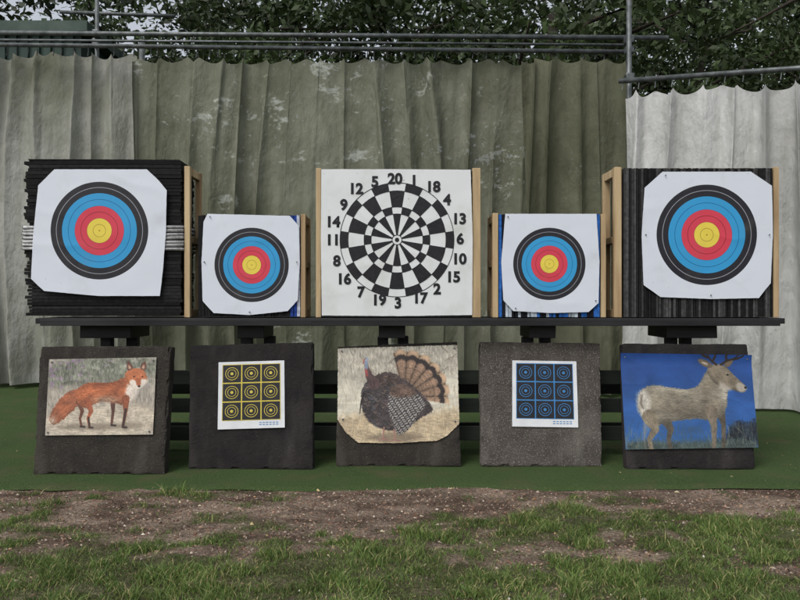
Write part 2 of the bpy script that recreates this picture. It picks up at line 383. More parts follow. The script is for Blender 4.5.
# =========================================================== CURTAINS
def curtmat(name,c1,c2,stain,slo,shi,transp,trans=.3,lightpatch=None):
    m,nt,b=newmat(name)
    c=mixc(nt,noi(nt,1.2,5,sc=(1.4,1,.35)),c1,c2)
    c=mixc(nt,noi(nt,.55,6,sc=(1,1,.8),lo=slo,hi=shi),c,stain)
    c=mixc(nt,noi(nt,5,6,sc=(2.2,1,.16),lo=.45,hi=.8),c,mixc(nt,.55,c,stain))
    c=mixc(nt,noi(nt,2.4,8,sc=(1,1,.7),lo=.52,hi=.75,rough=.75),c,mixc(nt,.32,c,lin((66,68,54))))
    if lightpatch: c=mixc(nt,noi(nt,1.7,6,sc=(.8,1,1.4),lo=.61,hi=.67,rough=.7),c,lightpatch)  # bright light showing through the net, painted into its colour as pale patches
    nt.links.new(c,b.inputs['Base Color']); b.inputs['Roughness'].default_value=.85; b.inputs['Specular IOR Level'].default_value=.1
    bump(nt,b,noi(nt,2.6,5,sc=(1.2,1,.6),lo=.2,hi=.8,rot=(0,.5,0)),.5,.10)
    t=N(nt,'ShaderNodeBsdfTranslucent'); nt.links.new(c,t.inputs[0])
    mx=N(nt,'ShaderNodeMixShader'); mx.inputs[0].default_value=trans; nt.links.new(b.outputs[0],mx.inputs[1]); nt.links.new(t.outputs[0],mx.inputs[2])
    tr=N(nt,'ShaderNodeBsdfTransparent'); m2=N(nt,'ShaderNodeMixShader'); m2.inputs[0].default_value=transp
    nt.links.new(mx.outputs[0],m2.inputs[1]); nt.links.new(tr.outputs[0],m2.inputs[2]); nt.links.new(m2.outputs[0],nt.nodes['Material Output'].inputs[0])
    return m
def curtain(mat,p0,p1,zt0,zt1,fold,amp,seed,hook=.32,low=0.0):
    L=math.hypot(p1[0]-p0[0],p1[1]-p0[1]); nu=int(L/.018); nv=80
    u=np.linspace(0,L,nu)[:,None]*np.ones((1,nv+1)); v=np.linspace(0,1,nv+1)[None]*np.ones((nu,1))
    dx,dy=(p1[0]-p0[0])/L,(p1[1]-p0[1])/L; nxn,nyn=dy,-dx
    ph=2*np.pi*u/fold+8*vn(u*.9+3,v*.8+3,seed)+4.0*vn(u*2.6,v*1.0,seed+1)
    am=amp*(.4+.6*v**.6)*(.12+1.6*vn(u*1.5+5,v*1.6,seed+2)**1.2)
    d=am*(np.sin(ph)+.4*np.sin(1.73*ph+1.3+2*v)+.3*np.sin(.61*ph+2*v))
    d=d+.07*(fbm(u*5.5+v*1.5,v*2.2+u*.4,seed+5,3)-.5)+.04*(fbm(u*3-v*4,v*10+u,seed+6,3)-.5)+.4*(vn(u*.6,v*1.4,seed+7)-.5)*v
    sl=.13*fold*np.cos(ph)
    zt=zt0+(zt1-zt0)*u/L - .08*np.abs(np.sin(np.pi*(u+.12*vn(u*2,u*0,seed+3))/hook))-.08*vn(u*1.7,u*0,seed)
    z=zt*(1-v)+(.015+low+.07*vn(u*2,u*0,seed+9))*v
    x=p0[0]+dx*(u+sl)+nxn*d; y=p0[1]+dy*(u+sl)+nyn*d
    I=np.arange(nu*(nv+1)).reshape(nu,nv+1)
    Fc=np.stack([I[:-1,:-1],I[1:,:-1],I[1:,1:],I[:-1,1:]],-1).reshape(-1,4)
    return npmesh("net_curtain",np.stack([x,y,z],-1).reshape(-1,3),Fc,mat,smooth=True)
cw=curtmat("net_white",lin((226,226,224)),lin((200,200,197)),lin((160,161,146)),.58,.85,.02)
cl=curtmat("net_grey_stained",lin((198,198,193)),lin((172,172,164)),lin((130,132,112)),.42,.68,.04)
co=curtmat("net_olive",lin((146,148,132)),lin((122,125,108)),lin((104,106,86)),.45,.7,.10,.25,lin((186,190,180)))
cd2=curtmat("net_olive_dark",lin((120,121,101)),lin((100,102,84)),lin((84,85,67)),.45,.7,.08,.25)
def XZ(px,Z): return ((px-400)*Z/F,Z)
def zt(py,Z): return H+(300-py)*Z/F
curtain(cl,XZ(-220,12.1),XZ(137,11.8),zt(46,12),zt(51,11.8),.40,.11,1)
curtain(co,XZ(128,11.5),XZ(545,11.2),zt(55,11.5),zt(57,11.2),.44,.12,5)
curtain(cd2,XZ(524,10.95),XZ(626,10.8),zt(56,11),zt(58,10.9),.36,.12,9)
p0=XZ(622,10.1); p1=XZ(800,9.1); ext=(p0[0]+(p1[0]-p0[0])*2.4,p0[1]+(p1[1]-p0[1])*2.4)
z0=zt(88,10.1); z1=zt(76,9.1)
curtain(cw,p0,ext,z0,z0+(z1-z0)*2.4,.42,.16,13,.27)
rail=empty("scaffold_curtain_rail")
def rod(n,a,b,r): tube_obj(n,[a,b],r,steel,rail,12)
rod("upper_rail",W(-240,31,11.7),W(668,38,10.9),.036)
rod("lower_rail",W(-240,42,12.0),W(628,52,10.95),.034)
rod("second_rail",W(-240,38,12.2),W(630,45,11.2),.02)
q0=Vector((p0[0],p0[1],z0+.1)); dd=Vector((p1[0],p1[1],z1+.1))-q0
rod("side_rail",q0-dd*.02,q0+dd*2.4,.034)
b=W(629,300,10.6); rod("upright_1",(b.x,b.y,0),(b.x,b.y,7.2),.038)
b=W(97,300,12.2); rod("upright_2",(b.x,b.y,0),(b.x,b.y,7.5),.034)
b=W(142,300,12.3); rod("upright_3",(b.x,b.y,0),(b.x,b.y,5.9),.05)
rod("brace",W(60,12,12.6),W(175,16,12.6),.03)
for px,py,Zc in ((629,40,10.75),(629,50,10.8),(97,34,12.0),(97,43,12.1),(629,78,10.4)):
    c=W(px,py,Zc); boxes("coupler",[(c.x,c.y,c.z,.12,.15,.12)],steel,rail,.01,.02)
V=[];Fq=[]
def hk(p):
    v,f=tube("",[p+Vector((0,0,.09)),p+Vector((.012,0,.02)),p+Vector((0,0,-.07))],.008,None,seg=5); bb=len(V); V.extend([tuple(q) for q in v]); Fq.extend([tuple(a+bb for a in q) for q in f])
for i in range(70):
    px=-200+i*12+random.uniform(-3,3); Zc=12.0-(px+200)/830*1.0; hk(W(px,50+(px+200)/830*5,Zc))
for i in range(24): hk(q0+dd*(i*.1)-Vector((0,0,.06)))
npmesh("curtain_hooks",V,np.array(Fq),steel,None,rail)
# =========================================================== STAND
ZB=6.4; S=F/ZB
def bx(px): return (px-400)/S
def bz(py): return H+(300-py)/S
zt_=bz(317.5)
st=empty("target_stand",(0,ZB,0))
boxes("table_planks",[(bx(410),.0+.02+.14*i+.03,zt_-.03,(785-38)/S+random.uniform(-.02,.02),.135,.05) for i in range(5)],blackplank,st,.002,.006)
boxes("front_rail",[(bx(410),-.035+.0,zt_-.045,(780-45)/S,.03,.055)],blackplank,st,.002,.004)
L=[]
for px in (100,248,392,545,697):
    wd=.46 if px in(100,697) else .24
    L.append((bx(px),.36,zt_-.13,wd,.5,.12)); 
    L.append((bx(px)-.09,.38,(zt_-.19)/2,.1,.09,zt_-.19)); L.append((bx(px)+.1,.52,(zt_-.19)/2,.1,.09,zt_-.19))
boxes("legs_and_bearers",L,blackplank,st,.002,.006)
boxes("lower_rails",[(bx(400),.31,z,5.7,.035,.13) for z in (.22,.48,.74)]+[(bx(400),.66,z,5.7,.035,.12) for z in (.2,.6)],woodd,st,.003,.005)
# =========================================================== BOSSES
def frame(parent,x,zb,ztp,depth=.40,w=.05):
    h_=ztp-zb
    boxes("timber_side_frame",[(x,.03,zb+h_/2,w,.06,h_),(x,depth-.03,zb+h_/2,w,.06,h_),(x,depth/2,ztp-.04,w*.9,depth-.12,.07),(x,depth/2,zb+.035,w*.9,depth-.12,.07),(x,depth/2,zb+h_*.52,w*.9,depth-.12,.06)],wood,parent,.002,.004)
def local(px,py,c): return ((px-c[0])/S,(c[1]-py)/S)
def stack(parent,px0,px1,py0,py1,orient,colf,th,depth=.38,jit=.006,ragged=.012):
    x0,x1,z1,z0=bx(px0),bx(px1),bz(py0),bz(py1); L=[]
    if orient=='h':
        n=int((z1-z0)/th); t=(z1-z0)/n
        for i in range(n):
            z=z0+(i+.5)*t; a=x0+random.uniform(-ragged,ragged); b=x1+random.uniform(-ragged*.3,ragged*.3)
            y=random.uniform(0,.008)
            L.append(((a+b)/2,depth/2+y,z,b-a,depth,t*.9,colf((z1-z)/(z1-z0))))
    else:
        n=int((x1-x0)/th); t=(x1-x0)/n
        for i in range(n):
            x=x0+(i+.5)*t; y=random.uniform(0,.010); dz=random.uniform(-ragged,0)*.5
            L.append((x,depth/2+y,(z0+z1)/2+dz/2,t*.88,depth,(z1-z0)+dz,colf(i/n)))
    boxes("layered_foam",L,foamc,parent,jit*.5)
    boxes("foam_core",[((x0+x1)/2,depth/2+.02,(z0+z1)/2,(x1-x0)*.96,depth-.06,(z1-z0)*.97,(.008,.008,.009))],foamc,parent)
def face(parent,c,R,pts,seed):
    pl=[local(px,py,c) for px,py in pts]
    m=ringmat("target_face_print",R/S,seed)
    polysheet("paper_face",pl,m,parent,(bx(c[0]),-.012,bz(c[1])),seed*7,amp=.0045)
    boxes("pins",[(bx(px)*1+ (c[0]-px)/S*.06,-.026,bz(py)+(py-c[1])/S*.06,.011,.010,.011) for px,py in pts[::3]],steel,parent,0,.003)
dk=lambda a=20,b=34:(lambda t:lin((random.randint(a,b),)*3))
e=empty("archery_target",(0,ZB,0))
stack(e,26,181,161,316,'h',dk(16,36),.03,ragged=.03)
boxes("foam_top_flap",[(bx(104),.19,bz(160.5),(180-29)/S,.37,.02,lin((24,24,26)))],foamc,e,.008)
ropem=simple("white_rope",lin((205,205,205)),lin((150,150,150)),30,.9,(1,1,1),.6,.004,120)
V=[];Fq=[]
x0,x1=bx(23.5),bx(183.2)
for i in range(7):
    z=bz(227+i*3.7); pts=[]
    for (xa,ya,xb,yb) in ((x0,-.012,x1,-.012),(x1,-.012,x1,.40),(x1,.40,x0,.40),(x0,.40,x0,-.012)):
        for k in range(5):
            t=k/5; pts.append(Vector((xa+(xb-xa)*t+random.uniform(-.004,.004),(ya+(yb-ya)*t)+(.001 if k else .006),z+random.uniform(-.005,.005))))
    pts.append(pts[0])
    v,f=tube("",pts,.0135,None,seg=8); bb=len(V); V.extend([tuple(q) for q in v]); Fq.extend([tuple(a+bb for a in q) for q in f])
npmesh("rope_binding",V,np.array(Fq),ropem,None,e,smooth=True)
frame(e,bx(187),zt_,bz(166),w=.048)
o_pts=[(56,170),(148,170),(160,181),(168,191),(167,235),(164,272),(161,296),(100,296),(46,291),(33,279),(35,235),(40,186)]
pl=[local(px,py,(101,231)) for px,py in o_pts]
polysheet("paper_face",pl,ringmat("target_face_print",48.5/S,1),e,(bx(101),-.030,bz(231)),7,amp=.0045)
e=empty("archery_target",(0,ZB,0))
def c2(t):
    return lin((35,60,130)) if t>.9 and random.random()<.6 else (lin((170,175,185)) if t>.93 else lin((random.randint(16,32),)*3))
stack(e,198,300,215,316.5,'v',c2,.028)
frame(e,bx(303),zt_,bz(214),w=.04)
face(e,(252,265),37,[(208,214),(290,216),(299,226),(300,262),(298,300),(288,311),(250,315),(214,313),(203,301),(202,262),(204,222)],2)
e=empty("archery_target",(0,ZB,0))
def c3(t):
    r=random.random()
    return lin((44,96,168)) if r<.45 else (lin((180,190,200)) if r<.7 else lin((24,24,30)))
stack(e,499,600,214,317,'v',c3,.028)
frame(e,bx(495.5),zt_,bz(213)); frame(e,bx(603.5),zt_,bz(214),w=.045)
face(e,(549,264),36,[(505,214),(596,214),(599,262),(598,303),(588,312),(550,313),(513,311),(503,300),(501,262)],3)
e=empty("archery_target",(0,ZB,0))
stack(e,624,773,168,317,'v',lambda t:lin((random.choice([18,24,60,74,30]),)*3),.022,ragged=.004)
frame(e,bx(618),zt_,bz(167),w=.065); frame(e,bx(776.5),zt_,bz(167),w=.05)
face(e,(706,235),50,[(662,172),(750,172),(771,186),(772,235),(770,283),(758,298),(710,299),(660,297),(643,285),(641,235),(644,188)],4)
# dartboard
e=empty("dartboard_target",(0,ZB,0))
stack(e,321,472,169,316.5,'v',dk(),.03)
frame(e,bx(318.5),zt_,bz(168),w=.045); frame(e,bx(476.5),zt_,bz(168),w=.075)
dc=(397,240)
pl=[local(px,py,dc) for px,py in [(321.5,169.5),(400,169.5),(470.5,170),(472.5,240),(472,315),(400,316),(322,315.5),(321,240)]]
off=(bx(dc[0]),-.012,bz(dc[1]))
pm,pn,pb=newmat("dartboard_paper")
c=mixc(pn,noi(pn,3,6,lo=.5,hi=.85),lin((214,217,217)),lin((190,192,184)))
c=mixc(pn,noi(pn,24,3,lo=.71,hi=.74),c,lin((120,112,96)))
pn.links.new(c,pb.inputs['Base Color']); pb.inputs['Roughness'].default_value=.6; bump(pn,pb,noi(pn,5,2,lo=.2,hi=.8),.15,.008)
WA=.004
polysheet("dartboard_paper",pl,pm,e,off,50,amp=WA,rad=34)
V=[];Fq=[]
def arcpiece(r0,r1,a0,a1,lift=.0016):
    nr=max(1,int((r1-r0)/.025)); na=max(2,int((a1-a0)/.08))
    b=len(V)
    for i in range(nr+1):
        for j in range(na+1):
            r=r0+(r1-r0)*i/nr; a=a0+(a1-a0)*j/na
            x=r*math.sin(a); z=r*math.cos(a); V.append((x,float(wr(x,z,50,WA))-lift,z))
    for i in range(nr):
        for j in range(na):
            k=b+i*(na+1)+j; Fq.append((k,k+na+1,k+na+2,k+1))
rr=[r/S for r in (5,26,33,49,57)]; sw=math.pi/20
for i in range(20):
    a0=i*math.pi/10-sw; a1=a0+math.pi/10
    if i%2==0: arcpiece(rr[0],rr[1],a0,a1); arcpiece(rr[2],rr[3],a0,a1)
    else: arcpiece(rr[1],rr[2],a0,a1); arcpiece(rr[3],rr[4],a0,a1)
for r in (5,26,33,49,57): 
    for i in range(12): arcpiece(r/S-.004,r/S+.002,i*math.pi/6,(i+1)*math.pi/6,.0024)
for i in range(4): arcpiece(0,2.2/S,i*math.pi/2,(i+1)*math.pi/2)
o=npmesh("dartboard_sectors",V,np.array(Fq),inkblack,None,e); o.location=off
nums=[(20,395,179),(1,414,181),(18,433,187),(4,447,200),(13,459,219),(6,460,239),(10,459,259),(15,453,277),(2,437,289),(17,420,298),(3,398,303),(19,379,300),(7,361,292),(16,344,279),(8,337,261),(11,333,240),(14,333,222),(9,344,205),(12,356,189),(5,375,182)]
for nme,px,py in nums:
    cu=bpy.data.curves.new("n",'FONT'); cu.body=str(nme); cu.size=.13; cu.align_x='CENTER'; cu.align_y='CENTER'; cu.offset=.0055; cu.resolution_u=4; cu.space_character=.98
    to=bpy.data.objects.new("n",cu); bpy.context.scene.collection.objects.link(to)
    bpy.context.view_layer.update()
    me=bpy.data.meshes.new_from_object(to); bpy.data.objects.remove(to)
    lx,lz=local(px,py+.5,dc)
    for v in me.vertices:
        x=v.co.x+lx; z=v.co.y+lz; v.co=(x,float(wr(x,z,50,WA))-.004,z)
    me.materials.clear(); me.materials.append(inkblack)
    o=link(bpy.data.objects.new("number_%d"%nme,me),e); o.location=off
# =========================================================== LEANING BLOCKS
LEAN=math.radians(12)
class Lean:
    def __init__(s,name,pxc,Zb,corners,depth,mat,seed):
        s.Zb=Zb; s.X0=(pxc-400)*Zb/F
        s.e=empty(name,(s.X0,Zb,0.004),(-LEAN,0,0))
        c=[s.loc(*p) for p in corners]
        c[2]=(c[2][0],0.002); c[3]=(c[3][0],0.002)
        slab("foam_block",c,depth,mat,s.e,seed=seed)
    def loc(s,px,py):
        a=(np.asarray(px,float)-400)/F; b=(300-np.asarray(py,float))/F
        cL,sL=math.cos(LEAN),math.sin(LEAN)
        t=(s.Zb*cL+H*sL)/(cL-b*sL)
        x=a*t-s.X0; z=(t-s.Zb)*sL+(H+b*t)*cL
        return (x,z) if np.ndim(x) else (float(x),float(z))
def gz(y): return F*H/(y-300)
class Paint:
    def __init__(s,x0,y0,x1,y1,sc=3.4):
        s.b=(x0,y0,x1,y1); nx=int((x1-x0)*sc); ny=int((y1-y0)*sc)
        s.X,s.Y=np.meshgrid(np.linspace(x0,x1,nx),np.linspace(y0,y1,ny),indexing='ij')
        s.I=np.zeros(s.X.shape+(3,))
    def wob(s,k,seed=1):
        if k==0: return s.X,s.Y
        return s.X+k*(vn(s.X*1.1,s.Y*1.1,seed)-.5)*2,s.Y+k*(vn(s.X*1.1,s.Y*1.1,seed+5)-.5)*2
    def put(s,a,col,tex=0,ang=0,f=(.45,2.2),seed=2):
        c=np.array(col,float)
        if tex:
            u=s.X*math.cos(ang)+s.Y*math.sin(ang); v=-s.X*math.sin(ang)+s.Y*math.cos(ang)
            u=u+1.5*vn(s.X*.15,s.Y*.15,seed+9); v=v+1.5*vn(s.X*.15,s.Y*.15,seed+10)
            n=(.8*vn(u*f[0]+90,v*f[1]+90,seed)+.5*vn(u*f[0]*2+90,v*f[1]*1.6+90,seed+3)+.7*vn(s.X*.16+40,s.Y*.2+40,seed+6))/2.0
            c=c[None,None]*(1+tex*(n[...,None]-.5)*2.2)
        a=np.clip(a,0,1)[...,None]; s.I=s.I*(1-a)+c*a
    def sdf(s,pts,k,smooth=2,seed=1):
        P=np.array(pts,float)
        for _ in range(smooth):
            Q=np.roll(P,-1,0); P=np.stack([P*.75+Q*.25,P*.25+Q*.75],1).reshape(-1,2)
        X,Y=s.wob(k,seed); ins=np.zeros(X.shape,bool); d=np.full(X.shape,1e9)
        for i in range(len(P)):
            x1,y1=P[i]; x2,y2=P[(i+1)%len(P)]
            if y1!=y2:
                c=((y1>Y)!=(y2>Y))&(X<(x2-x1)*(Y-y1)/(y2-y1)+x1); ins^=c
            L=(x2-x1)**2+(y2-y1)**2+1e-9; t=np.clip(((X-x1)*(x2-x1)+(Y-y1)*(y2-y1))/L,0,1)
            d=np.minimum(d,np.hypot(X-x1-t*(x2-x1),Y-y1-t*(y2-y1)))
        return np.where(ins,d,-d)
    def poly(s,pts,col,soft=1.0,k=.4,op=1,smooth=2,**kw):
        d=s.sdf(pts,k,smooth); s.put(np.clip(.5+d/soft,0,1)*op,col,**kw); s.last=np.clip(.5+d/soft,0,1); s.lastd=d
    def round(s,amt=.35,wdt=5,top=.15):
        gyd=np.gradient(np.clip(s.lastd,-1,wdt*1.6),axis=1); gyd=gyd/(np.abs(gyd).max()+1e-9)
        e=np.clip(1-s.lastd/wdt,0,1)
        f=1-amt*e*np.clip(-gyd,0,1)+top*e*np.clip(gyd,0,1)-.10*e
        s.I=s.I*(1+(f-1)*s.last)[...,None]
    def glow(s,x,y,rx,ry,col,op,mask=None):
        a=np.exp(-(((s.X-x)/rx)**2+((s.Y-y)/ry)**2))*op
        if mask is not None: a=a*mask
        s.I=s.I*(1-a[...,None])+s.I.mean(-1,keepdims=True)/110.0*np.array(col,float)*a[...,None]
    def stroke(s,pts,wd,col,soft=.6,k=.15,op=1,**kw):
        X,Y=s.wob(k); d=np.full(X.shape,1e9)
        for i in range(len(pts)-1):
            x1,y1=pts[i];x2,y2=pts[i+1]; L=(x2-x1)**2+(y2-y1)**2+1e-9; t=np.clip(((X-x1)*(x2-x1)+(Y-y1)*(y2-y1))/L,0,1)
            w0=wd if not hasattr(wd,'__len__') else wd[i]+(wd[i+1]-wd[i])*t
            d=np.minimum(d,np.hypot(X-x1-t*(x2-x1),Y-y1-t*(y2-y1))-w0/2)
        s.put(np.clip(.5-d/soft,0,1)*op,col,**kw)
    def blob(s,x,y,rx,ry,col,op=1,k=1.5,**kw):
        X,Y=s.wob(k,int(x)%50); r=np.sqrt(((X-x)/rx)**2+((Y-y)/ry)**2); s.put(np.clip((1.15-r)/.4,0,1)*op,col,**kw)
    def obj(s,lean,name,quad=None,clip=None,y=-.012,seed=3,amp=.004,curl=0):
        x0,y0,x1,y1=s.b; U=(s.X-x0)/(x1-x0); Vv=(s.Y-y0)/(y1-y0)
        if quad:
            q=np.array(quad,float); px=(q[0,0]*(1-U)+q[1,0]*U)*(1-Vv)+(q[3,0]*(1-U)+q[2,0]*U)*Vv; py=(q[0,1]*(1-U)+q[1,1]*U)*(1-Vv)+(q[3,1]*(1-U)+q[2,1]*U)*Vv
        else: px,py=s.X,s.Y
        lx,lz=lean.loc(px,py)
        yy=y+wr(lx,lz,seed,amp)-curl*np.clip((.12-Vv)/.12,0,1)**2
        nx,ny=s.X.shape; I=np.arange(nx*ny).reshape(nx,ny)
        Fc=np.stack([I[:-1,:-1],I[:-1,1:],I[1:,1:],I[1:,:-1]],-1).reshape(-1,4)
        if clip is not None:
            d=s.sdf(clip,.3,0); ok=(d[:-1,:-1]>0).ravel(); Fc=Fc[ok]
        return npmesh(name,np.stack([lx,yy,lz],-1).reshape(-1,3),Fc,poster,linarr(s.I).reshape(-1,3),lean.e,smooth=True)
# ---- fox
b1=Lean("fox_picture_target",100,gz(475),[(40,347),(171,346),(164,474),(33,475)],.13,foamdark,1)
p=Paint(48,358,156,437)
p.put(np.ones(p.X.shape),(158,150,138),tex=.3,ang=1.45,f=(.2,1.4))
p.poly([(46,356),(160,356),(160,378),(120,383),(80,384),(46,390)],(112,114,100),soft=9,k=2,tex=.5,ang=1.5,f=(.3,1.1))
for i in range(150):
    x=random.uniform(49,155); y=random.uniform(359,388); p.blob(x,y,random.uniform(.8,3),random.uniform(.6,2),random.choice([(142,108,150),(168,136,168),(84,92,72),(160,154,142),(112,86,120)] if x<84 else [(142,142,122),(92,96,80),(180,176,162),(70,76,60),(150,134,146)]),op=.5)
p.poly([(46,412),(90,406),(160,404),(160,440),(46,440)],(182,170,152),soft=8,k=2,tex=.3,ang=.1,f=(.3,1.6))
for i in range(160):
    x=random.uniform(48,156);y=random.uniform(390,437); p.stroke([(x,y),(x+random.uniform(-3,3),y-random.uniform(3,11))],.35,random.choice([(204,194,170),(130,116,96),(164,154,126),(104,96,78)]),op=.5)
p.poly([(60,426),(140,424),(150,429),(100,432),(62,431)],(104,94,80),soft=4,op=.6)
fx=(166,96,62); dkf=(52,40,36)
p.poly([(82,388),(70,391),(62,398),(55,408),(51,418),(52,425),(58,426),(66,420),(74,412),(81,405),(87,396)],(156,92,62),k=.9,tex=.4,ang=-.8); p.round(.5,5,.2)
p.glow(54,422,4,5,(190,176,160),.8,p.last); p.glow(66,404,8,3,(90,50,34),.35,p.last)
p.stroke([(80,402),(84,412),(82,420),(84,428)],[6,3.6,2.4,2.2],(100,62,46),tex=.3,ang=1.5); p.stroke([(83,428),(87,428.5)],2,dkf)
p.stroke([(114,400),(115,413),(114,426)],[6,3,2.4],(84,56,46),tex=.3,ang=1.5); p.stroke([(114,427),(118,427.5)],2,dkf)
p.poly([(76,392),(82,385),(94,382),(108,384),(119,381),(127,376),(136,382),(138,391),(134,401),(126,407),(114,404),(102,402),(94,406),(86,410),(78,404)],fx,k=.7,tex=.38,ang=.05); p.round(.5,8,.2); bm=p.last
p.glow(104,385,24,3.5,(104,56,38),.5,bm); p.glow(108,401,13,4,(196,170,146),.75,bm); p.glow(86,396,6,7,(190,108,66),.3,bm); p.glow(118,394,4,7,(110,62,42),.4,bm)
p.poly([(128,384),(137,384),(140,392),(136,401),(129,404),(126,396)],(208,196,182),soft=3.2,k=.9,tex=.25,ang=1.2)
p.stroke([(88,402),(93,412),(90,420),(92,429)],[8,4.2,2.8,2.4],(150,84,56),tex=.35,ang=1.5); p.stroke([(90.5,419),(92,429),(95,429.5)],2.0,dkf,soft=1.2)
p.stroke([(127,400),(127.5,413),(125.5,429)],[8,3.8,2.4],(136,78,54),tex=.35,ang=1.5); p.stroke([(127.5,411),(125.5,429),(129,429.5)],2.3,dkf,soft=1.2)
p.poly([(124,378),(127,371),(131,369),(138,368.5),(144,371),(147,376),(148,381),(143,387),(138,389),(131,387)],(172,102,66),k=.4,tex=.3,ang=.6); p.round(.3,3,.1)
p.poly([(127,372),(126.5,362),(129,361.5),(134,369)],(92,54,42),smooth=1,k=.2); p.poly([(128.3,370),(128,364),(132,369)],(176,142,118),smooth=1,k=.1,soft=1.2)
p.poly([(139,369),(143.5,361.5),(146,362.5),(146,372)],(92,54,42),smooth=1,k=.2); p.poly([(141,369),(144,364),(145,370)],(176,142,118),smooth=1,k=.1,soft=1.2)
p.poly([(130,381),(135,380.5),(138,384),(142,380),(148,380),(147,384),(143,389),(137,391),(131,387)],(216,204,190),soft=1.8,k=.5,tex=.15)
p.poly([(136,379),(141,379),(142,385),(140,388),(137,386)],(160,92,62),soft=1.4,k=.2)
p.blob(140,387.5,1.5,1.1,(24,20,20),k=.1); p.blob(134.5,377.5,1.0,.7,(24,18,12),k=.1); p.blob(143,377.5,1.0,.7,(24,18,12),k=.1)
p.obj(b1,"fox_picture",[(50,360),(157,358),(153.5,435),(46,436)],seed=61)
# ---- turkey
b3=Lean("turkey_picture_target",398,gz(467),[(338,347),(457,342),(461,465),(336,467)],.12,foamdark,3)
p=Paint(337,345,460,444)
p.put(np.ones(p.X.shape),(198,192,176),tex=.14,ang=0,f=(.1,.4))
p.poly([(330,340),(470,340),(470,376),(400,382),(330,390)],(172,166,152),soft=14,k=3,tex=.28,ang=1.5,f=(.3,1))
for i in range(90):
    x=random.uniform(337,460); y=random.uniform(346,395); a=random.uniform(-2.6,-.5); l=random.uniform(4,18)
    p.stroke([(x,y),(x+math.cos(a)*l*.5,y+math.sin(a)*l*.5),(x+math.cos(a+.3)*l,y+math.sin(a+.3)*l)],[.9,.5,.3],random.choice([(112,98,86),(142,128,112),(92,82,74),(154,144,128)]),op=.6)
p.poly([(330,418),(370,412),(420,416),(470,404),(470,450),(330,450)],(176,158,130),soft=9,k=3,tex=.3,ang=.1,f=(.3,1.4))
for i in range(380):
    x=random.uniform(337,460);y=random.uniform(392,444)
    if 366<x<432 and y<425: continue
    p.stroke([(x,y),(x+random.uniform(-4,4),y-random.uniform(4,16))],.4,random.choice([(214,204,176),(146,130,104),(184,168,134),(120,110,88),(200,192,166)]),op=.5)
p.poly([(365,436),(400,432),(430,436),(410,443),(370,442)],(96,84,70),soft=4,op=.6,k=1.5)
X,Y=p.wob(.6); cx,cy=404,397
r=np.hypot(X-cx,(Y-cy)*.98); a=np.arctan2(-(Y-cy),X-cx)
ft=np.abs(np.sin(a*10.5)); Rm=44+2.6*ft; m=np.clip((Rm-r)/1.2,0,1)*np.clip((a+.20)/.05,0,1)*np.clip((1.85-a)/.05,0,1)
fe=.65+.42*ft**.6; bar=.74+.42*vn(r*1.3+20,ft*3+a*4,5)
col=np.array([128,104,86])[None,None]*(fe*bar)[...,None]*(.75+.5*np.clip(r/40,0,1))[...,None]
t=r/Rm
def sm(x,a,b): return np.clip((x-a)/(b-a),0,1)
w1=(sm(t,.76,.80)*(1-sm(t,.87,.90)))[...,None]; col=col*(1-w1)+np.array([48,40,38])*w1
w2=sm(t,.88,.92)[...,None]; col=col*(1-w2)+np.array([182,154,126])*fe[...,None]*w2
col=col*np.where((ft<.12)&(t>.35),.62,1.0)[...,None]
p.I=p.I*(1-m[...,None])+col*m[...,None]
p.poly([(372,378),(384,372),(396,374),(408,382),(420,392),(430,404),(434,412),(424,416),(414,424),(398,432),(380,430),(366,420),(361,406),(361,392),(366,382)],(64,56,56),k=.9,tex=.6,ang=.6,f=(.8,1.2)); p.round(.4,8,.5); tb_=p.last
p.glow(388,380,12,5,(130,98,80),.7,tb_); p.glow(372,396,6,12,(84,92,100),.5,tb_)
rs=random.Random(4)
for i in range(320):
    x=rs.uniform(362,410); y=rs.uniform(375,430)
    if ((x-385)/24)**2+((y-402)/27)**2<1:
        p.stroke([(x-1.4,y-.2),(x,y+.9),(x+1.4,y-.2)],.5,rs.choice([(124,98,82),(90,100,108),(150,128,106),(30,26,28),(26,23,24),(100,84,96),(40,34,36)]),op=.7,k=0)
d=p.sdf([(388,393),(398,388),(410,389),(420,396),(427,406),(419,413),(414,424),(404,434),(397,436),(393,424),(388,410)],.7)
m=np.clip(.5+d/1.2,0,1); u=(p.X-386)*.55+(p.Y-388)*.83; v=(p.X-386)*.83-(p.Y-388)*.55
q=np.clip(.5+.9*np.sin(u*2.6+1.2*np.sin(v*1.1)+4*vn(p.X*.3,p.Y*.3,3)),0,1)*(.5+.5*vn(p.X*.5,p.Y*.5,8))
col=np.array([62,58,60])[None,None]*(1-q[...,None])+np.array([184,178,170])[None,None]*q[...,None]
col=col*np.where(np.sin(v*1.5)>-.75,1,.5)[...,None]
p.I=p.I*(1-m[...,None])+col*m[...,None]
p.poly([(388,390),(400,383),(413,388),(418,396),(404,398),(392,398)],(92,74,64),soft=3,k=1,tex=.6,ang=.4,f=(.8,1.3))
p.stroke([(384,428),(383,440)],1.5,(150,110,100)); p.stroke([(379,441),(383,439),(389,441)],1.0,(140,100,92)); p.stroke([(394,430),(395,441)],1.5,(150,110,100)); p.stroke([(391,442),(395,440),(400,442)],1.0,(140,100,92))
p.stroke([(364,394),(361,404),(360,414)],[2,1.4,.7],(32,26,28))
p.stroke([(374,384),(369,376),(366.5,367),(366,362)],[12,7,4.0,3.4],(84,64,64),tex=.4,ang=1.2,soft=1); p.stroke([(367,376),(366,370)],2.4,(146,72,70),tex=.3,soft=1.2); p.stroke([(366.5,368),(366,361)],3.6,(120,130,146),tex=.25,soft=1)
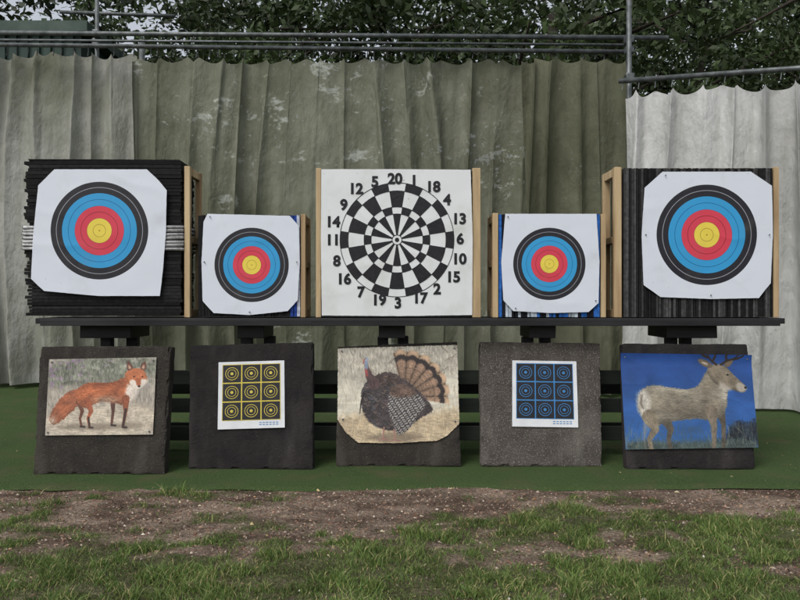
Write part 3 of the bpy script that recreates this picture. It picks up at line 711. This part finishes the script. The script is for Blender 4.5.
p.blob(366.5,359.8,2.6,2.2,(148,154,166),k=.2); p.poly([(364.5,359),(361,361),(364.5,361.6)],(170,150,120),smooth=0,k=0); p.stroke([(364.5,360),(363.2,364.5)],.9,(160,60,56)); p.blob(365.8,359.2,.5,.5,(10,10,10),k=0)
p.obj(b3,"turkey_picture",clip=[(338,349),(457,345.5),(459,424),(447,436),(437,441),(395,443.5),(358,443),(346,433),(337.5,420)],seed=64)
# ---- deer
b5=Lean("deer_picture_target",690,gz(470),[(622,344),(748,344),(756,469),(626,470)],.10,foamblack,5)
p=Paint(620,354,757,450)
gy=((p.Y-354)/96)[...,None]
p.I=np.array([32,66,128])*(1-gy)+np.array([50,94,152])*gy
p.I=p.I*(.84+.32*fbm(p.X*.05+3,p.Y*.08+3,12,4)[...,None])
p.poly([(726,430),(738,421),(750,425),(760,418),(760,455),(720,455)],(34,42,52),soft=4,k=2.5,tex=.7,ang=1.2,f=(.6,1.2)); p.poly([(620,440),(680,443),(757,440),(757,455),(620,455)],(66,78,76),soft=5,k=2.5,tex=.5,ang=1.4)
for i in range(240):
    x=random.uniform(620,757);y=random.uniform(430,451); p.stroke([(x,y),(x+random.uniform(-4,4),y-random.uniform(3,12))],.45,random.choice([(120,124,102),(62,80,72),(36,50,54),(146,146,128),(82,100,90)]) if x<650 or x>705 else (66,82,80),op=.5)
tan=(128,121,107)
p.stroke([(662,418),(668,430),(665,440),(667,452)],[13,6.5,4.4,4],(84,78,68),tex=.35,ang=1.5,soft=1.2)
p.stroke([(720,408),(723,426),(721,452)],[11,5,3.6],(84,77,66),tex=.35,ang=1.5,soft=1.2)
p.poly([(636,396),(642,388),(654,385),(670,388),(686,390),(697,388),(704,380),(710,369),(720,366),(730,374),(732,384),(729,396),(728,408),(722,418),(710,422),(696,419),(680,421),(664,423),(652,428),(641,422),(635,409)],tan,k=.9,soft=1.4,tex=.3,ang=.05); p.round(.5,9,.3); dm=p.last
p.glow(672,390,26,4,(164,156,138),.7,dm); p.glow(686,412,22,7,(82,74,62),.6,dm); p.glow(655,402,10,9,(150,140,120),.45,dm); p.glow(706,398,5,12,(86,78,66),.55,dm); p.glow(716,408,6,8,(140,128,108),.4,dm)
p.glow(712,382,6,10,(110,98,80),.4,dm); p.glow(727,394,4,10,(186,180,166),.75,dm); p.glow(676,402,5,12,(100,92,78),.35,dm)
for i in range(420):
    x=random.uniform(640,728); y=random.uniform(388,420); p.stroke([(x,y),(x+random.uniform(1.5,3.5),y+random.uniform(-.4,1.4))],.35,random.choice([(170,162,144),(80,72,60),(66,60,52),(140,130,112)]),op=.3,k=0)
p.poly([(634,398),(640,390),(647,392),(649,404),(646,418),(640,420),(635,410)],(182,176,164),soft=5,k=1.2,tex=.3,ang=1.3)
p.stroke([(640,396),(638.5,404),(641,409)],[2,2.2,1.2],(92,80,68),soft=2,op=.7)
p.stroke([(647,418),(652,430),(645,440),(647,452)],[16,8,5,4.4],(118,108,92),tex=.36,ang=1.4,soft=1.4); p.stroke([(642,424),(640,440),(641,452)],[4,2,1],(168,150,126),op=.5,soft=2)
p.stroke([(711,412),(713,428),(711,452)],[13,6,4],(114,104,90),tex=.36,ang=1.5,soft=1.4)
p.poly([(708,371),(714,365),(722,363),(730,366),(736,373),(744,381),(749.5,386),(750,390),(746,393),(738,391),(728,388),(718,385)],(118,108,92),k=.3,tex=.3,ang=.7); p.round(.45,4,.2)
p.poly([(739,384),(744,382),(750,387),(750,390),(745,393),(740,391)],(160,152,140),soft=2.4,k=.3,tex=.1); p.blob(748.8,387.6,1.4,1.3,(22,20,20),k=0)
p.poly([(722,381),(730,385),(736,390),(728,391),(721,388)],(176,168,154),soft=3.5,op=.8)
p.blob(731,374.5,1.3,1.0,(16,14,12),k=0); p.stroke([(729,372.8),(733,372.8)],.5,(176,166,148))
p.poly([(714,368),(706,366),(700,360),(703,358),(711,360),(717,365)],(96,84,70),k=.2,smooth=1,tex=.2); p.poly([(712,365),(706,363.5),(704,361),(710,362)],(166,156,140),k=.1,smooth=1,soft=1.4)
p.poly([(727,366),(731,360),(737,357),(738,361),(733,367)],(96,84,70),k=.2,smooth=1,tex=.2)
an=(48,38,30)
for s in ([(720,364),(715,360),(711,356),(712,352)],[(716,361),(719,356),(718,353)],[(711,357),(706,355),(704,353)],[(725,364),(731,360),(739,358),(744,353)],[(731,360),(730,355),(732,353)],[(738,358.5),(742,358),(748,355)]): p.stroke(s,[2.4,2.0,1.6,1.2][:len(s)],an)
p.obj(b5,"deer_picture",[(619.5,354),(750,356),(757.5,448),(625,450)],seed=66,curl=.02)
# ---- grids
def gridposter(ln,quad,colm,seed):
    q=[np.array(ln.loc(*c)) for c in quad]
    def m(u,v): return (q[0]*(1-u)+q[1]*u)*(1-v)+(q[3]*(1-u)+q[2]*u)*v
    def sheet(u0,v0,u1,v1,lift,n=14):
        V=[];Fc=[]
        for i in range(n+1):
            for j in range(n+1):
                c=m(u0+(u1-u0)*i/n,v0+(v1-v0)*j/n); V.append((c[0],-.010-lift+float(wr(c[0],c[1],seed,.003)),c[1]))
        for i in range(n):
            for j in range(n):
                k=i*(n+1)+j; Fc.append((k,k+1,k+n+2,k+n+1))
        return V,Fc
    def add(name,parts,mat):
        V=[];Fc=[]
        for v,f in parts:
            b=len(V); V+=v; Fc+=[tuple(a+b for a in x) for x in f]
        npmesh(name,V,np.array(Fc),mat,None,ln.e,smooth=True)
    add("paper",[sheet(0,0,1,1,0)],paperplain)
    a0,a1,b0,b1=.06,.94,.04,.88
    cw=(a1-a0)/3; ch=(b1-b0)/3; g=.010
    add("coloured_grid",[sheet(a0,b0,a1,b1,.0015)],colm)
    add("black_cells",[sheet(a0+cw*i+g,b0+ch*j+g,a0+cw*(i+1)-g,b0+ch*(j+1)-g,.003,6) for i in range(3) for j in range(3)],inkblack)
    def ring(i,j,r0,r1,lift,n=24):
        V=[];Fc=[]
        uc=a0+cw*(i+.5); vc=b0+ch*(j+.5)
        for k in range(n):
            for r in (r0,r1):
                t=2*math.pi*k/n; c=m(uc+r*cw*math.cos(t),vc+r*ch*math.sin(t)); V.append((c[0],-.010-lift+float(wr(c[0],c[1],seed,.003)),c[1]))
        for k in range(n):
            a=2*k;b=2*((k+1)%n); Fc.append((a,b,b+1,a+1))
        return V,Fc
    add("rings",[ring(i,j,r0,r1,.0045) for i in range(3) for j in range(3) for r0,r1 in ((.315,.345),(.20,.225),(.0,.08))],colm)
    add("small_print",[sheet(.62+.05*(k%6),.91+.03*(k//6),.655+.05*(k%6),.922+.03*(k//6),.0015,1) for k in range(12)],inkblue)
b2=Lean("yellow_grid_target",250,gz(470),[(190,346),(313,342.5),(313,468),(188,470)],.13,foamblack,2)
gridposter(b2,[(219,363),(284.5,361),(285,428),(218,430)],inkyellow,62)
b4=Lean("blue_grid_target",541,gz(467),[(480,342),(600,343.5),(602,467),(481,465)],.13,foamgrey,4)
gridposter(b4,[(512,361),(576,362),(578,428),(512,427)],inkblue,65)
for ln,ps in ((b1,[(53,363),(154,361),(150,432),(49,433)]),(b3,[(342,352),(454,349),(455,422),(343,420)]),(b5,[(624,358),(746,360),(752,444),(629,446)])):
    L=[]
    for q in ps:
        x,z=ln.loc(*q); L.append((x,-.024,z,.014,.008,.014))
    boxes("pins",L,steel,ln.e,0,.003)
